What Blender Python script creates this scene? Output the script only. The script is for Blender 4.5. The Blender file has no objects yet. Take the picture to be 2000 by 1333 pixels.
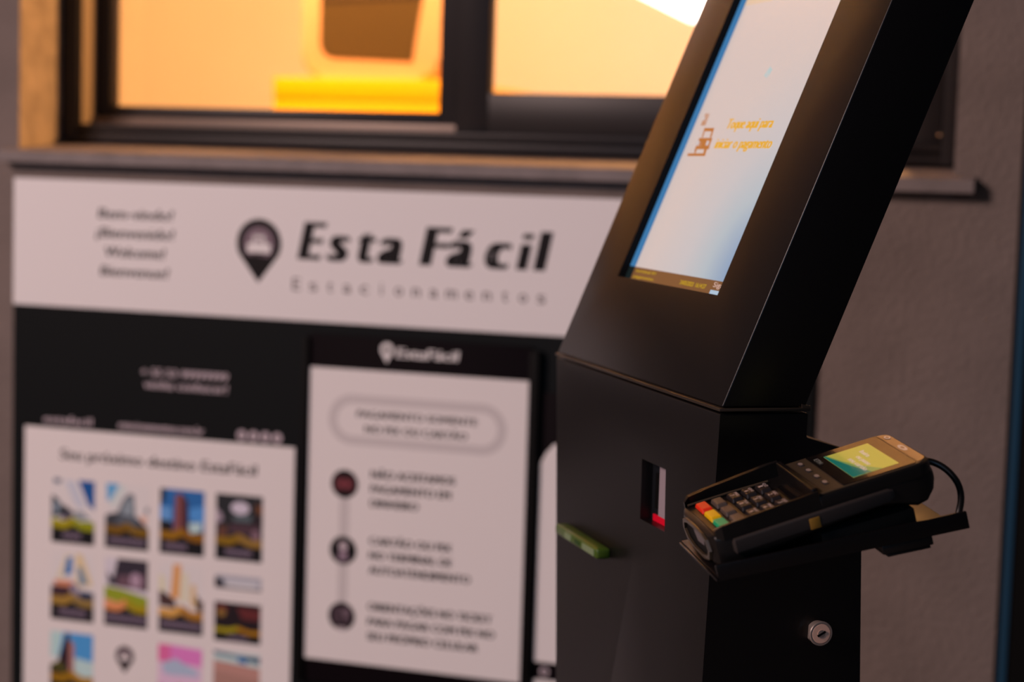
import bpy, bmesh, math, random
from mathutils import Vector, Matrix
random.seed(7)
S = bpy.context.scene
COL = S.collection

# ------------------------------------------------------------------ camera
YAW, PITCH, ROLL = 0.31626, 0.09255, 0.030876
cy, sy, cp, sp = math.cos(YAW), math.sin(YAW), math.cos(PITCH), math.sin(PITCH)
Fw = Vector((-sy * cp, cy * cp, -sp)); R0 = Vector((cy, sy, 0)); U0 = R0.cross(Fw)
Rt = R0 * math.cos(ROLL) + U0 * math.sin(ROLL); Up = U0 * math.cos(ROLL) - R0 * math.sin(ROLL)
cd = bpy.data.cameras.new('camera'); cam = bpy.data.objects.new('camera', cd); COL.objects.link(cam)
cam.matrix_world = Matrix(((Rt.x, Up.x, -Fw.x, 0.0), (Rt.y, Up.y, -Fw.y, -2.8), (Rt.z, Up.z, -Fw.z, 1.4), (0, 0, 0, 1)))
cd.sensor_width = 36.0; cd.lens = 66.16; cd.clip_start = 0.02; cd.clip_end = 60
cd.dof.use_dof = True; cd.dof.focus_distance = 1.58; cd.dof.aperture_fstop = 4.1
S.camera = cam

# ------------------------------------------------------------------ world, lights, exposure
w = bpy.data.worlds.new('night'); S.world = w; w.use_nodes = True
w.node_tree.nodes['Background'].inputs[0].default_value = (0.55, 0.52, 0.62, 1)
w.node_tree.nodes['Background'].inputs[1].default_value = 0.035

def area(name, loc, target, sx, sz, color, power):
    l = bpy.data.lights.new(name, 'AREA'); l.shape = 'RECTANGLE'; l.size = sx; l.size_y = sz
    l.color = color; l.energy = power
    o = bpy.data.objects.new(name, l); COL.objects.link(o); o.location = loc
    o.rotation_euler = (Vector(target) - Vector(loc)).to_track_quat('-Z', 'Y').to_euler()
    return o
area('street_lamp_light', (-4.5, -5.4, 4.0), (-1.0, 0, 1.0), 1.5, 1.5, (1.0, 0.715, 0.66), 325)
area('blue_edge_light', (-0.2, -6.5, 2.4), (-0.3, 0, 1.1), 1.6, 1.6, (0.30, 0.62, 1.0), 26)  # unseen blue source added for the highlights on rounded edges
area('room_lamp_light', (-0.35, 0.75, 2.45), (-1.81, 0.15, 1.75), 0.35, 0.35, (1.0, 0.46, 0.14), 52)
area('room_far_light', (-2.2, 0.7, 2.7), (-2.0, 3.2, 1.5), 1.6, 0.5, (1.0, 0.45, 0.14), 125)
area('room_white_lamp_light', (-0.95, 1.85, 2.1), (-1.5, 3.2, 1.7), 0.3, 0.3, (1.0, 0.62, 0.60), 13)

vs = S.view_settings
S.display_settings.display_device = 'sRGB'
vs.view_transform = 'Standard'; vs.look = 'None'; vs.exposure = 0.0; vs.gamma = 1.0; vs.use_curve_mapping = False
S.cycles.use_denoising = True
S.cycles.max_bounces = 8
S.cycles.transparent_max_bounces = 16

# ------------------------------------------------------------------ materials
MATS = {}
def lin(c): return c / 12.92 if c <= 0.04045 else ((c + 0.055) / 1.055) ** 2.4
def srgb(r, g, b): return (lin(r / 255), lin(g / 255), lin(b / 255))
def mat(name, color, rough=0.5, metal=0.0, spec=0.5, emit=None, estr=0.0, bump=0.0, bscale=200.0, vary=0.0, vscale=6.0, coat=0.0):
    if name in MATS: return MATS[name]
    m = bpy.data.materials.new(name); m.use_nodes = True; nt = m.node_tree; b = nt.nodes['Principled BSDF']
    b.inputs['Base Color'].default_value = (*color, 1); b.inputs['Roughness'].default_value = rough
    b.inputs['Metallic'].default_value = metal; b.inputs['Specular IOR Level'].default_value = spec
    b.inputs['Coat Weight'].default_value = coat
    if emit: b.inputs['Emission Color'].default_value = (*emit, 1); b.inputs['Emission Strength'].default_value = estr
    if bump or vary:
        tc = nt.nodes.new('ShaderNodeTexCoord')
    if bump:
        n = nt.nodes.new('ShaderNodeTexNoise'); n.inputs['Scale'].default_value = bscale; n.inputs['Detail'].default_value = 4
        nt.links.new(tc.outputs['Object'], n.inputs['Vector'])
        bp = nt.nodes.new('ShaderNodeBump'); bp.inputs['Strength'].default_value = bump; bp.inputs['Distance'].default_value = 0.004
        nt.links.new(n.outputs['Fac'], bp.inputs['Height']); nt.links.new(bp.outputs['Normal'], b.inputs['Normal'])
    if vary:
        n2 = nt.nodes.new('ShaderNodeTexNoise'); n2.inputs['Scale'].default_value = vscale; n2.inputs['Detail'].default_value = 6
        nt.links.new(tc.outputs['Object'], n2.inputs['Vector'])
        r = nt.nodes.new('ShaderNodeValToRGB')
        r.color_ramp.elements[0].position = 0.3; r.color_ramp.elements[1].position = 0.7
        r.color_ramp.elements[0].color = (*[c * (1 - vary) for c in color], 1); r.color_ramp.elements[1].color = (*[min(1, c * (1 + vary)) for c in color], 1)
        nt.links.new(n2.outputs['Fac'], r.inputs['Fac']); nt.links.new(r.outputs['Color'], b.inputs['Base Color'])
    MATS[name] = m; return m
def glass_mat(name, tint=(1, 1, 1), rough=0.0, ior=1.5):
    if name in MATS: return MATS[name]
    m = bpy.data.materials.new(name); m.use_nodes = True; nt = m.node_tree; nt.nodes.remove(nt.nodes['Principled BSDF'])
    out = nt.nodes['Material Output']; mx = nt.nodes.new('ShaderNodeMixShader'); fr = nt.nodes.new('ShaderNodeFresnel')
    t = nt.nodes.new('ShaderNodeBsdfTransparent'); g = nt.nodes.new('ShaderNodeBsdfGlossy')
    t.inputs['Color'].default_value = (*tint, 1); g.inputs['Roughness'].default_value = rough; 
    ge = nt.nodes.new('ShaderNodeNewGeometry'); mr = nt.nodes.new('ShaderNodeMapRange')     # same reflectance on both faces of the pane
    mr.inputs['To Min'].default_value = ior; mr.inputs['To Max'].default_value = 1 / ior
    nt.links.new(ge.outputs['Backfacing'], mr.inputs['Value']); nt.links.new(mr.outputs['Result'], fr.inputs['IOR'])
    nt.links.new(fr.outputs[0], mx.inputs[0]); nt.links.new(t.outputs[0], mx.inputs[1]); nt.links.new(g.outputs[0], mx.inputs[2])
    nt.links.new(mx.outputs[0], out.inputs['Surface']); MATS[name] = m; return m
PRINT_E = (0.72, 0.54, 0.50)
def ink(r, g, b, rough=0.5):
    c = srgb(r, g, b)
    return mat('print_%d_%d_%d' % (r, g, b), tuple(min(0.85, max(0.004, c[i] / PRINT_E[i])) for i in range(3)), rough, spec=0.25)
def glow(r, g, b, k=1.0, rough=0.25):
    return mat('screen_%d_%d_%d_%d' % (r, g, b, int(k * 100)), (0.01, 0.01, 0.01), rough, emit=srgb(r, g, b), estr=k)

M_WALL = mat('painted_plaster', (0.20, 0.163, 0.147), 0.85, spec=0.2, bump=0.9, bscale=110, vary=0.10, vscale=9)
M_REVEAL = mat('bare_plaster_reveal', (0.46, 0.38, 0.31), 0.9, spec=0.2, bump=1.0, bscale=70, vary=0.22, vscale=22)
M_CREAM = mat('cream_room_paint', (0.80, 0.74, 0.62), 0.8, spec=0.2, vary=0.03, vscale=1.5)
M_FLOOR = mat('concrete_floor', (0.16, 0.14, 0.13), 0.8, bump=0.2, bscale=60, vary=0.2)
M_STONE = mat('grey_stone_sill', (0.20, 0.17, 0.165), 0.55, bump=0.1, bscale=120, vary=0.15, vscale=25)
M_ALU = mat('dark_bronze_aluminium', (0.016, 0.0135, 0.014), 0.42, spec=0.3)
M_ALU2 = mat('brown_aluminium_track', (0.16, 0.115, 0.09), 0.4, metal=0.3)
M_GLASS = glass_mat('window_glass')
M_PAINT = mat('black_powder_coat', (0.0028, 0.0020, 0.0022), 0.37, spec=0.45, bump=0.03, bscale=900)
M_PAINT_IN = mat('black_inside', (0.004, 0.004, 0.004), 0.7, spec=0.2)
M_WHITE = mat('white_vinyl', (0.88, 0.87, 0.87), 0.45, spec=0.3)
M_PAPER = mat('white_paper', (0.88, 0.86, 0.85), 0.6, spec=0.2)
M_BLACKV = mat('black_vinyl', (0.0045, 0.0065, 0.0075), 0.55, spec=0.12)
M_PURPLE = mat('black_acrylic', (0.0065, 0.0045, 0.0060), 0.6, spec=0.04)
M_BLACK = mat('matt_black', (0.0035, 0.0035, 0.0035), 0.6, spec=0.1)
M_INK = mat('black_ink', (0.005, 0.004, 0.005), 0.5, spec=0.2)
M_GREYINK = mat('grey_ink', (0.16, 0.14, 0.14), 0.5, spec=0.2)
M_DARKINK = mat('dark_grey_ink', (0.035, 0.03, 0.03), 0.5, spec=0.2)
M_PALEINK = mat('pale_grey_ink', (0.69, 0.665, 0.665), 0.5, spec=0.2)
M_LILAC = mat('pale_lilac_print', (0.60, 0.52, 0.57), 0.5, spec=0.2)
M_PLASTIC = mat('black_plastic', (0.0045, 0.0036, 0.0032), 0.38, spec=0.5, bump=0.03, bscale=1500)
M_PLASTIC_G = mat('glossy_black_plastic', (0.006, 0.005, 0.005), 0.16, spec=0.7, coat=0.4)
M_GREYPL = mat('dark_grey_rubber', (0.030, 0.024, 0.022), 0.55, spec=0.4)
M_CHROME = mat('satin_nickel', (0.60, 0.50, 0.44), 0.30, metal=0.75)
M_GREEN = mat('green_plastic', (0.055, 0.110, 0.009), 0.35, spec=0.5)

# ------------------------------------------------------------------ mesh helpers
def link(name, me, m, parent=None, smooth=False):
    for x in (m if isinstance(m, (list, tuple)) else [m]): me.materials.append(x)
    o = bpy.data.objects.new(name, me); COL.objects.link(o)
    if parent: o.parent = parent
    if smooth:
        for p in me.polygons: p.use_smooth = True
    return o
def pyd(name, verts, faces, m, parent=None, smooth=False, idx=None):
    me = bpy.data.meshes.new(name); me.from_pydata([tuple(v) for v in verts], [], faces); me.update()
    if idx:
        for p, i in zip(me.polygons, idx): p.material_index = i
    return link(name, me, m, parent, smooth)
def bm_obj(name, bm, m, parent=None, smooth=False):
    bmesh.ops.recalc_face_normals(bm, faces=bm.faces)
    me = bpy.data.meshes.new(name); bm.to_mesh(me); bm.free(); me.update()
    o = link(name, me, m, parent, smooth)
    if smooth:
        try: me.set_sharp_from_angle(angle=math.radians(35))
        except Exception: pass
    return o
BOXF = [(0, 3, 2, 1), (4, 5, 6, 7), (0, 1, 5, 4), (1, 2, 6, 5), (2, 3, 7, 6), (3, 0, 4, 7)]
def bm_hex(bm, P, bev=0.0, seg=2):
    """P: 8 corners, bottom loop then top loop"""
    vs_ = [bm.verts.new(p) for p in P]
    fs = [bm.faces.new([vs_[i] for i in f]) for f in BOXF]
    if bev:
        es = list({e for f in fs for e in f.edges})
        bmesh.ops.bevel(bm, geom=es, offset=bev, segments=seg, profile=0.5, affect='EDGES')
def bm_box(bm, lo, hi, bev=0.0, seg=2, f=None):
    x0, y0, z0 = lo; x1, y1, z1 = hi
    P = [(x0, y0, z0), (x1, y0, z0), (x1, y1, z0), (x0, y1, z0), (x0, y0, z1), (x1, y0, z1), (x1, y1, z1), (x0, y1, z1)]
    if f: P = [f(*p) for p in P]
    bm_hex(bm, P, bev, seg)
def box(name, lo, hi, m, parent=None, bev=0.0, seg=2, f=None):
    bm = bmesh.new(); bm_box(bm, lo, hi, bev, seg, f); return bm_obj(name, bm, m, parent, bev > 0)
def boxes(name, lst, m, parent=None, bev=0.0, f=None):
    bm = bmesh.new()
    for lo, hi in lst: bm_box(bm, lo, hi, bev, 2, f)
    return bm_obj(name, bm, m, parent, bev > 0)
def poly(name, layers, place, parent, lift=0.00015, thick=0.0):
    """flat print: layers = [(material, [(u,v)...])...]; place(u, v, h) -> point"""
    V, Fc, I, ms = [], [], [], []
    for k, (m, pts) in enumerate(layers):
        if m not in ms: ms.append(m)
        b = len(V); h = lift * (k + 1)
        V += [place(u, v, h) for u, v in pts]; Fc.append(list(range(b, b + len(pts)))); I.append(ms.index(m))
    return pyd(name, V, Fc, ms, parent, idx=I)
def text_polys(body, align='LEFT'):
    c = bpy.data.curves.new('t', 'FONT'); c.body = body; c.resolution_u = 3; c.align_x = align
    o = bpy.data.objects.new('t', c); me = bpy.data.meshes.new_from_object(o)
    V = [(v.co.x, v.co.y) for v in me.vertices]; Fc = [list(p.vertices) for p in me.polygons]
    bpy.data.objects.remove(o); bpy.data.curves.remove(c); bpy.data.meshes.remove(me)
    return V, Fc
def lettering(name, lines, m, place, parent, h=0.0003):
    """lines: (text, u0, u1, v_base, cap_height, shear, bold)  fitted to the width u0..u1"""
    VV, FF = [], []
    for t, u0, u1, vb, cap, shear, bold in lines:
        V, Fc = text_polys(t)
        xs = [p[0] for p in V]; x0, x1 = min(xs), max(xs)
        k = (u1 - u0 - bold - abs(shear) * cap * 0.0) / (x1 - x0); ky = cap / 0.73
        n = 1 if bold <= 0 else 3
        for j in range(n):
            off = bold * j / max(1, n - 1); b = len(VV)
            VV += [place(u0 + (x - x0) * k + off + shear * y * ky, vb + y * ky, h + 0.00002 * j) for x, y in V]
            FF += [[b + i for i in f] for f in Fc]
    return pyd(name, VV, FF, m, parent)
def disc_pts(cu, cv, ru, rv=None, n=28, a0=0, a1=2 * math.pi):
    rv = rv or ru
    return [(cu + ru * math.cos(a0 + (a1 - a0) * i / n), cv + rv * math.sin(a0 + (a1 - a0) * i / n)) for i in range(n)]
def rrect(u0, u1, v0, v1, r, n=6):
    P = []
    for cu, cv, a in ((u1 - r, v1 - r, 0), (u0 + r, v1 - r, 90), (u0 + r, v0 + r, 180), (u1 - r, v0 + r, 270)):
        P += [(cu + r * math.cos(math.radians(a + 90 * i / n)), cv + r * math.sin(math.radians(a + 90 * i / n))) for i in range(n + 1)]
    return P
def empty(name, loc=(0, 0, 0), label=None, cat=None, M=None):
    o = bpy.data.objects.new(name, None); COL.objects.link(o); o.empty_display_size = 0.05
    if M is not None: o.matrix_world = M
    else: o.location = loc
    if label: o['label'] = label
    if cat: o['category'] = cat
    return o
def struct(o): o['kind'] = 'structure'; return o
def tube(name, pts, r, m, parent=None, n=12, smooth=True):
    bm = bmesh.new(); rings = []
    P = [Vector(p) for p in pts]
    for i, p in enumerate(P):
        t = (P[min(i + 1, len(P) - 1)] - P[max(i - 1, 0)]).normalized()
        a = t.orthogonal().normalized() if i == 0 else (rings_a - t * rings_a.dot(t)).normalized()
        rings_a = a; b = t.cross(a)
        rings.append([bm.verts.new(p + (a * math.cos(2 * math.pi * k / n) + b * math.sin(2 * math.pi * k / n)) * r) for k in range(n)])
    for A, B in zip(rings, rings[1:]):
        for k in range(n): bm.faces.new([A[k], A[(k + 1) % n], B[(k + 1) % n], B[k]])
    bm.faces.new(rings[0]); bm.faces.new(rings[-1])
    return bm_obj(name, bm, m, parent, smooth)
def loft(name, secs, m, parent=None, smooth=True):
    bm = bmesh.new(); R = [[bm.verts.new(p) for p in s] for s in secs]; n = len(R[0])
    for A, B in zip(R, R[1:]):
        for k in range(n): bm.faces.new([A[k], A[(k + 1) % n], B[(k + 1) % n], B[k]])
    bm.faces.new(R[0]); bm.faces.new(R[-1])
    return bm_obj(name, bm, m, parent, smooth)

# ------------------------------------------------------------------ the setting
WX0, WX1, WZ0, WZ1, WT = -1.811, -0.251, 1.372, 2.62, 0.24       # window opening and wall thickness
bm = bmesh.new()
for lo, hi in (((-4.6, 0, 0), (WX0, WT, 3.2)), ((WX1, 0, 0), (1.6, WT, 3.2)), ((WX0, 0, 0), (WX1, WT, WZ0)), ((WX0, 0, WZ1), (WX1, WT, 3.2))):
    bm_box(bm, lo, hi)
bmesh.ops.remove_doubles(bm, verts=bm.verts, dist=1e-5)
wf = struct(bm_obj('wall_front', bm, [M_WALL, M_REVEAL]))
for p in wf.data.polygons:
    c = p.center
    if WX0 - .01 < c.x < WX1 + .01 and WZ0 < c.z < WZ1 and abs(p.normal.x) > .9 and abs(c.y - WT / 2) < .02: p.material_index = 1
struct(box('floor', (-6.5, -7.5, -0.1), (4, 3.4, 0), M_FLOOR))
struct(box('wall_far', (-4.6, 3.2, 0), (1.6, 3.3, 2.9), M_CREAM))
struct(box('wall_left', (-4.7, WT, 0), (-4.6, 3.3, 2.9), M_CREAM))
struct(box('wall_right', (1.6, WT, 0), (1.7, 3.3, 2.9), M_CREAM))
struct(box('ceiling', (-4.7, WT, 2.8), (1.7, 3.3, 2.9), M_CREAM))

# unseen dark door, added to darken the reflections on the kiosk
dr = struct(empty('added_door', (-2.44, 0, 0), 'added dark door that darkens the kiosk reflections'))
box('added_door_leaf', (-0.46, -0.014, 0.01), (0.46, -0.001, 2.12), M_ALU, dr, 0.003)
boxes('added_door_frame', [((-0.53, -0.022, 0), (-0.46, -0.001, 2.19)), ((0.46, -0.022, 0), (0.53, -0.001, 2.19)), ((-0.46, -0.022, 2.12), (0.46, -0.001, 2.19))], M_ALU, dr, 0.003)
tube('added_door_handle', [(0.38, -0.014, 1.0), (0.38, -0.06, 1.0), (0.26, -0.06, 1.0)], 0.009, M_CHROME, dr)

# stone sill, sloping outwards, overhanging both ends of the opening
P = [(-1.836, -0.03, 1.381), (-0.218, -0.03, 1.381), (-0.218, 0.0, 1.381), (-1.836, 0.0, 1.381),
     (-1.836, -0.03, 1.4015), (-0.218, -0.03, 1.4015), (-0.218, 0.0, 1.4055), (-1.836, 0.0, 1.4055)]
bm = bmesh.new(); bm_hex(bm, P, 0.0015, 1)
P2 = [(WX0, -0.002, 1.372), (WX1, -0.002, 1.372), (WX1, 0.20, 1.372), (WX0, 0.20, 1.372), (WX0, -0.002, 1.4052), (WX1, -0.002, 1.4052), (WX1, 0.20, 1.4215), (WX0, 0.20, 1.4215)]
bm_hex(bm, P2)
sill = struct(bm_obj('trim_1', bm, M_STONE))
sill['label'] = 'grey stone window sill across the wall above the sign'

# window: dark aluminium frame with two sliding sashes
win = struct(empty('window_1', (-1.03, 0.13, 1.4215), 'wide dark bronze sliding window glowing orange from the lit room'))
IW = win.matrix_basis.inverted()
def wl(x, y, z): return (x + 1.03, y - 0.13, z - 1.4215)
FX0, FX1, FZ0, FZ1 = WX0, WX1, 1.4215, WZ1
fr = boxes('window_frame', [((FX0, 0.13, FZ0), (FX0 + 0.032, 0.235, FZ1)), ((FX1 - 0.032, 0.13, FZ0), (FX1, 0.235, FZ1)),
      ((FX0 + 0.032, 0.13, FZ0), (FX1 - 0.032, 0.145, FZ0 + 0.0145)), ((FX0 + 0.032, 0.13, FZ0 + 0.020), (FX1 - 0.032, 0.145, FZ0 + 0.0305)),
      ((FX0 + 0.032, 0.137, FZ0 + 0.0145), (FX1 - 0.032, 0.145, FZ0 + 0.020)),
      ((FX0 + 0.032, 0.13, FZ1 - 0.03), (FX1 - 0.032, 0.235, FZ1)), ((FX0 + 0.032, 0.145, FZ0), (FX1 - 0.032, 0.235, FZ0 + 0.022))], M_ALU, win, 0.0012, wl)
fr['label'] = 'dark outer frame of the window'
jl = box('jamb_liner', (FX0 + 0.0315, 0.146, FZ0 + 0.0310), (FX0 + 0.0330, 0.1925, FZ1 - 0.035), mat('pale_brown_liner', (0.42, 0.33, 0.24), 0.5), win, f=wl)  # thin pale brown strip over the left jamb's inner face
jl['label'] = 'lighter inner face of the left jamb'
trk = box('window_track', (FX0 + 0.032, 0.180, FZ0 + 0.022), (FX1 - 0.032, 0.192, 1.4655), M_ALU2, win, 0.0008, f=wl)
trk['label'] = 'brown sliding track lit along its edge'
def sash(x0, x1, y0, y1, z0, z1, l, r, b, t):
    s = boxes('sash', [((x0, y0, z0), (x0 + l, y1, z1)), ((x1 - r, y0, z0), (x1, y1, z1)),
                       ((x0 + l, y0, z0), (x1 - r, y1, z0 + b)), ((x0 + l, y0, z1 - t), (x1 - r, y1, z1))], M_ALU, win, 0.0012, wl)
    ym = (y0 + y1) / 2
    box('pane', (x0 + l - 0.004, ym - 0.002, z0 + b - 0.004), (x1 - r + 0.004, ym + 0.002, z1 - t + 0.004), M_GLASS, s, f=wl)
    return s
sash(-1.7775, -1.062, 0.193, 0.226, 1.4655, FZ1 - 0.03, 0.028, 0.060, 0.021, 0.03)
s2 = sash(-1.0765, FX1 - 0.034, 0.150, 0.178, 1.452, FZ1 - 0.03, 0.057, 0.045, 0.0675, 0.03)
box('latch', (-1.092, 0.188, 1.492), (-1.079, 0.1935, 1.56), M_BLACK, win, 0.002, f=wl)
bm = bmesh.new()
bmesh.ops.create_uvsphere(bm, u_segments=12, v_segments=8, radius=0.0028, matrix=Matrix.Translation(wl(-0.2865, 0.129, 1.467)))
bm_obj('screw', bm, mat('bright_screw', (0.9, 0.6, 0.4), 0.15, metal=1.0), win, True)

# dark post at the wall's right end; blue reflection painted on its strip
post = struct(box('trim_2', (-0.155, -0.034, 0), (0.10, 0.0, 3.2), M_BLACK, None, 0.002))
post['label'] = 'black metal post at the right end of the wall'
blue = box('face_strip', (-0.1490, -0.037, 0.02), (-0.1365, -0.0335, 3.18), mat('blue_sheen_metal', (0.012, 0.055, 0.105), 0.28, spec=0.6), post, 0.0012)
blue['label'] = 'narrow strip painted as a blue reflection'

# ------------------------------------------------------------------ sign on the wall
PX, PZ = -1.1265, 0.80
sign = empty('sign_board', (PX, -0.0, PZ), 'large black and white wall sign with a car pin logo below the window sill', 'sign')
def on(y):
    return lambda u, v, h: (u - PX, y - h, v - PZ)
SB = 0.006                                                   # thickness of the board
def wbox(name, x0, x1, z0, z1, y0, y1, m, parent, ox, oz, bev=0.0):
    return box(name, (x0 - ox, y0, z0 - oz), (x1 - ox, y1, z1 - oz), m, parent, bev)
back = wbox('board', -1.8165, -0.4365, 0.24, 1.355, -SB, -0.0005, M_BLACKV, sign, PX, PZ)
head = wbox('header_band', -1.8165, -0.4365, 1.139, 1.355, -SB - 0.0008, -SB, M_WHITE, sign, PX, PZ)
head['label'] = 'white band with the large name lettering'
p = on(-SB - 0.0008)
for ch, u0, u1, bo in (('E', -1.2851, -1.2450, .0115), ('s', -1.2345, -1.1985, .0125), ('t', -1.1860, -1.1535, .0110), ('a', -1.1470, -1.1030, .0115),
                       ('F', -1.0735, -1.0300, .0115), ('á', -1.0300, -.9850, .0115), ('c', -.9670, -.9255, .0150), ('i', -.9120, -.8930, .0105), ('l', -.8835, -.8640, .0118)):
    lettering('name_letter', [(ch, u0, u1, 1.2395, .0650, .20, bo)], M_INK, p, head)
cs = 'Estacionamentos'; L = []
for i, ch in enumerate(cs):
    u = -1.2930 + i * (0.4335 - 0.016) / (len(cs) - 1)
    wd_ = {'i': 0.003, 't': 0.009, 'm': 0.0185}.get(ch, 0.0135)
    L.append((ch, u + (0.0145 - wd_) / 2, u + (0.0145 + wd_) / 2, 1.1885, 0.0215, 0.0, 0.0006))
for t_ in L: lettering('tagline_letter', [t_], M_GREYINK, p, head)
lettering('greeting_lettering', [('Bem-vindo!', -1.653, -1.513, 1.2925, 0.0175, 0.15, 0.0016), ('¡Bienvenido!', -1.657, -1.511, 1.2605, 0.0175, 0.15, 0.0016),
          ('Welcome!', -1.641, -1.527, 1.2285, 0.0175, 0.15, 0.0016), ('Bienvenue!', -1.648, -1.520, 1.1960, 0.0175, 0.15, 0.0016)], M_DARKINK, p, head)
def pin_layers(cu, top, H, W, dark, light):
    r = W / 2; cv = top - r; n = 26
    a0 = math.radians(-28); pts = []
    for i in range(n + 1):
        a = a0 + (math.pi - 2 * a0) * i / n; pts.append((cu + r * math.cos(a), cv + r * math.sin(a)))
    pts.append((cu, top - H))
    rr = r * 0.70
    cut = [(cu + rr * math.cos(math.radians(a)), cv + rr * math.sin(math.radians(a))) for a in range(-52, 233, 12)]
    k = rr
    car = [(cu - .74 * k, cv - .55 * k), (cu - .74 * k, cv - .04 * k), (cu - .42 * k, cv + .02 * k), (cu - .34 * k, cv + .46 * k), (cu + .34 * k, cv + .46 * k),
           (cu + .42 * k, cv + .02 * k), (cu + .74 * k, cv - .04 * k), (cu + .74 * k, cv - .55 * k)]
    glass = [(cu - .26 * k, cv + .05 * k), (cu - .18 * k, cv + .30 * k), (cu + .18 * k, cv + .30 * k), (cu + .26 * k, cv + .05 * k)]
    return [(dark, pts), (mat('mauve_print', (0.20, 0.14, 0.18), 0.5), cut), (light, car), (mat('mauve_print', None), glass),
            (dark, [(cu - .40 * k, cv - .70 * k), (cu - .40 * k, cv - .60 * k), (cu + .40 * k, cv - .60 * k), (cu + .40 * k, cv - .70 * k)])]
poly('pin_logo', pin_layers(-1.3542, 1.3020, 0.1045, 0.080, M_INK, M_WHITE), p, head)
p2 = on(-SB)
lettering('phone_lettering', [('+ 55 53 99999999', -1.569, -1.407, 1.0305, 0.0145, 0.10, 0.0012), ('venha conhecer!', -1.563, -1.4075, 1.0105, 0.0145, 0.10, 0.0012)], M_LILAC, p2, back)
lettering('footer_lettering', [('estafacil', -1.755, -1.661, 0.9385, 0.0135, 0.0, 0.0012)], M_LILAC, p2, back)
lettering('footer_lettering', [('estacionamentos.com.br', -1.610, -1.449, 0.9385, 0.0135, 0.0, 0.0010)], M_LILAC, p2, back)
poly('social_icons', [(M_LILAC, disc_pts(-1.3795 + i * 0.0215, 0.9432, 0.0088)) for i in range(4)] + [(M_BLACKV, disc_pts(-1.3795 + i * 0.0215, 0.9432, 0.0028)) for i in range(4)], p2, back)

# ------------------------------------------------------------------ poster with the photo tiles
QX, QZ = -1.536, 0.60
po = empty('poster', (QX, -SB, QZ), 'white poster of small city photographs at the left of the sign', 'poster')
sheet = wbox('sheet', -1.791, -1.2825, 0.262, 0.930, -0.0016, -0.0003, M_PAPER, po, QX, QZ)
def onq(u, v, h): return (u - QX, -0.0016 - h, v - QZ)
lettering('title_lettering', [('Seu próximo destino EstaFácil', -1.7215, -1.3505, 0.8775, 0.0190, 0.08, 0.0016)], M_DARKINK, onq, po)
K0 = ink(16, 13, 17); LIL = ink(132, 104, 118)
def tile(x0, x1, z0, z1, layers, wave, cap=None, split=None, nolow=False):
    def pl(u, v, h): return (x0 + (x1 - x0) * u - QX, -0.0016 - h, z0 + (z1 - z0) * v - QZ)
    T = list(layers)
    if not nolow:
        T.append((K0, [(0, 0), (1, 0), (1, .24), (.62, .24), (.5, .30), (.38, .24), (0, .24)]))
        hi = [(0, .35), (.28, .345), (.38, .37), (.44, .40), (.5, .415), (.56, .40), (.64, .37), (.76, .33), (1, .345)]
        lo_ = [(1, .215), (.76, .215), (.66, .235), (.58, .265), (.5, .285), (.42, .255), (.32, .215), (0, .235)]
        n = len(hi); m2 = len(lo_)
        half = hi[:5] + [(.5, .285), (.42, .255), (.32, .215), (0, .235)]; half2 = hi[4:] + lo_[:5]
        T += [(ink(*wave[0]), half), (ink(*wave[1]), half2)]
    if cap:
        u = cap[0]
        while u < cap[1]:
            T.append((LIL, [(u, .08), (u + .020, .08), (u + .020, .165), (u, .165)])); u += .034
    return poly('photo_tile', T, pl, po, 0.00006)
sq = [(0, 0), (1, 0), (1, 1), (0, 1)]
def i_(*c): return ink(*c)
G = 0.109
def sky(c, v0=0): return (i_(*c), [(0, v0), (1, v0), (1, 1), (0, 1)])
X = [(-1.737, -1.6535), (-1.6325, -1.5495), (-1.528, -1.445), (-1.4235, -1.338)]
Zr = [(0.7325, 0.8430), (0.5975, 0.7150), (0.4625, 0.5760), (0.330, 0.445)]
tile(*X[0], *Zr[0], [sky((205, 190, 195)), (i_(20, 70, 125), [(.62, 1), (1, 1), (1, .55), (.86, .62)]), (i_(60, 75, 95), [(.04, 1), (.22, 1), (.2, .93), (.06, .93)]),
     (i_(185, 170, 178), [(.3, .98), (.55, .98), (.82, .55), (.55, .6)]), (i_(214, 186, 182), [(0, .85), (.25, .8), (.6, .55), (.45, .5), (0, .72)]),
     (i_(40, 42, 46), [(0, .74), (.12, .7), (.3, .55), (.36, .45), (0, .38)]), (i_(120, 122, 130), [(.05, .65), (.2, .62), (.16, .45), (.03, .48)]),
     (i_(30, 28, 32), [(.3, .6), (.56, .46), (.3, .44)]), (i_(95, 80, 90), [(.22, .45), (.5, .47), (.5, .36), (.22, .36)]),
     (i_(130, 125, 128), [(.55, .52), (.75, .5), (.9, .4), (.55, .38)]), (i_(140, 140, 20), [(0, .38), (.2, .36), (.2, .3), (0, .3)]), (i_(110, 120, 25), [(.6, .34), (.8, .37), (1, .36), (1, .28), (.6, .3)])],
     ((150, 125, 12), (135, 125, 14)), (.27, .70))
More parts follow.
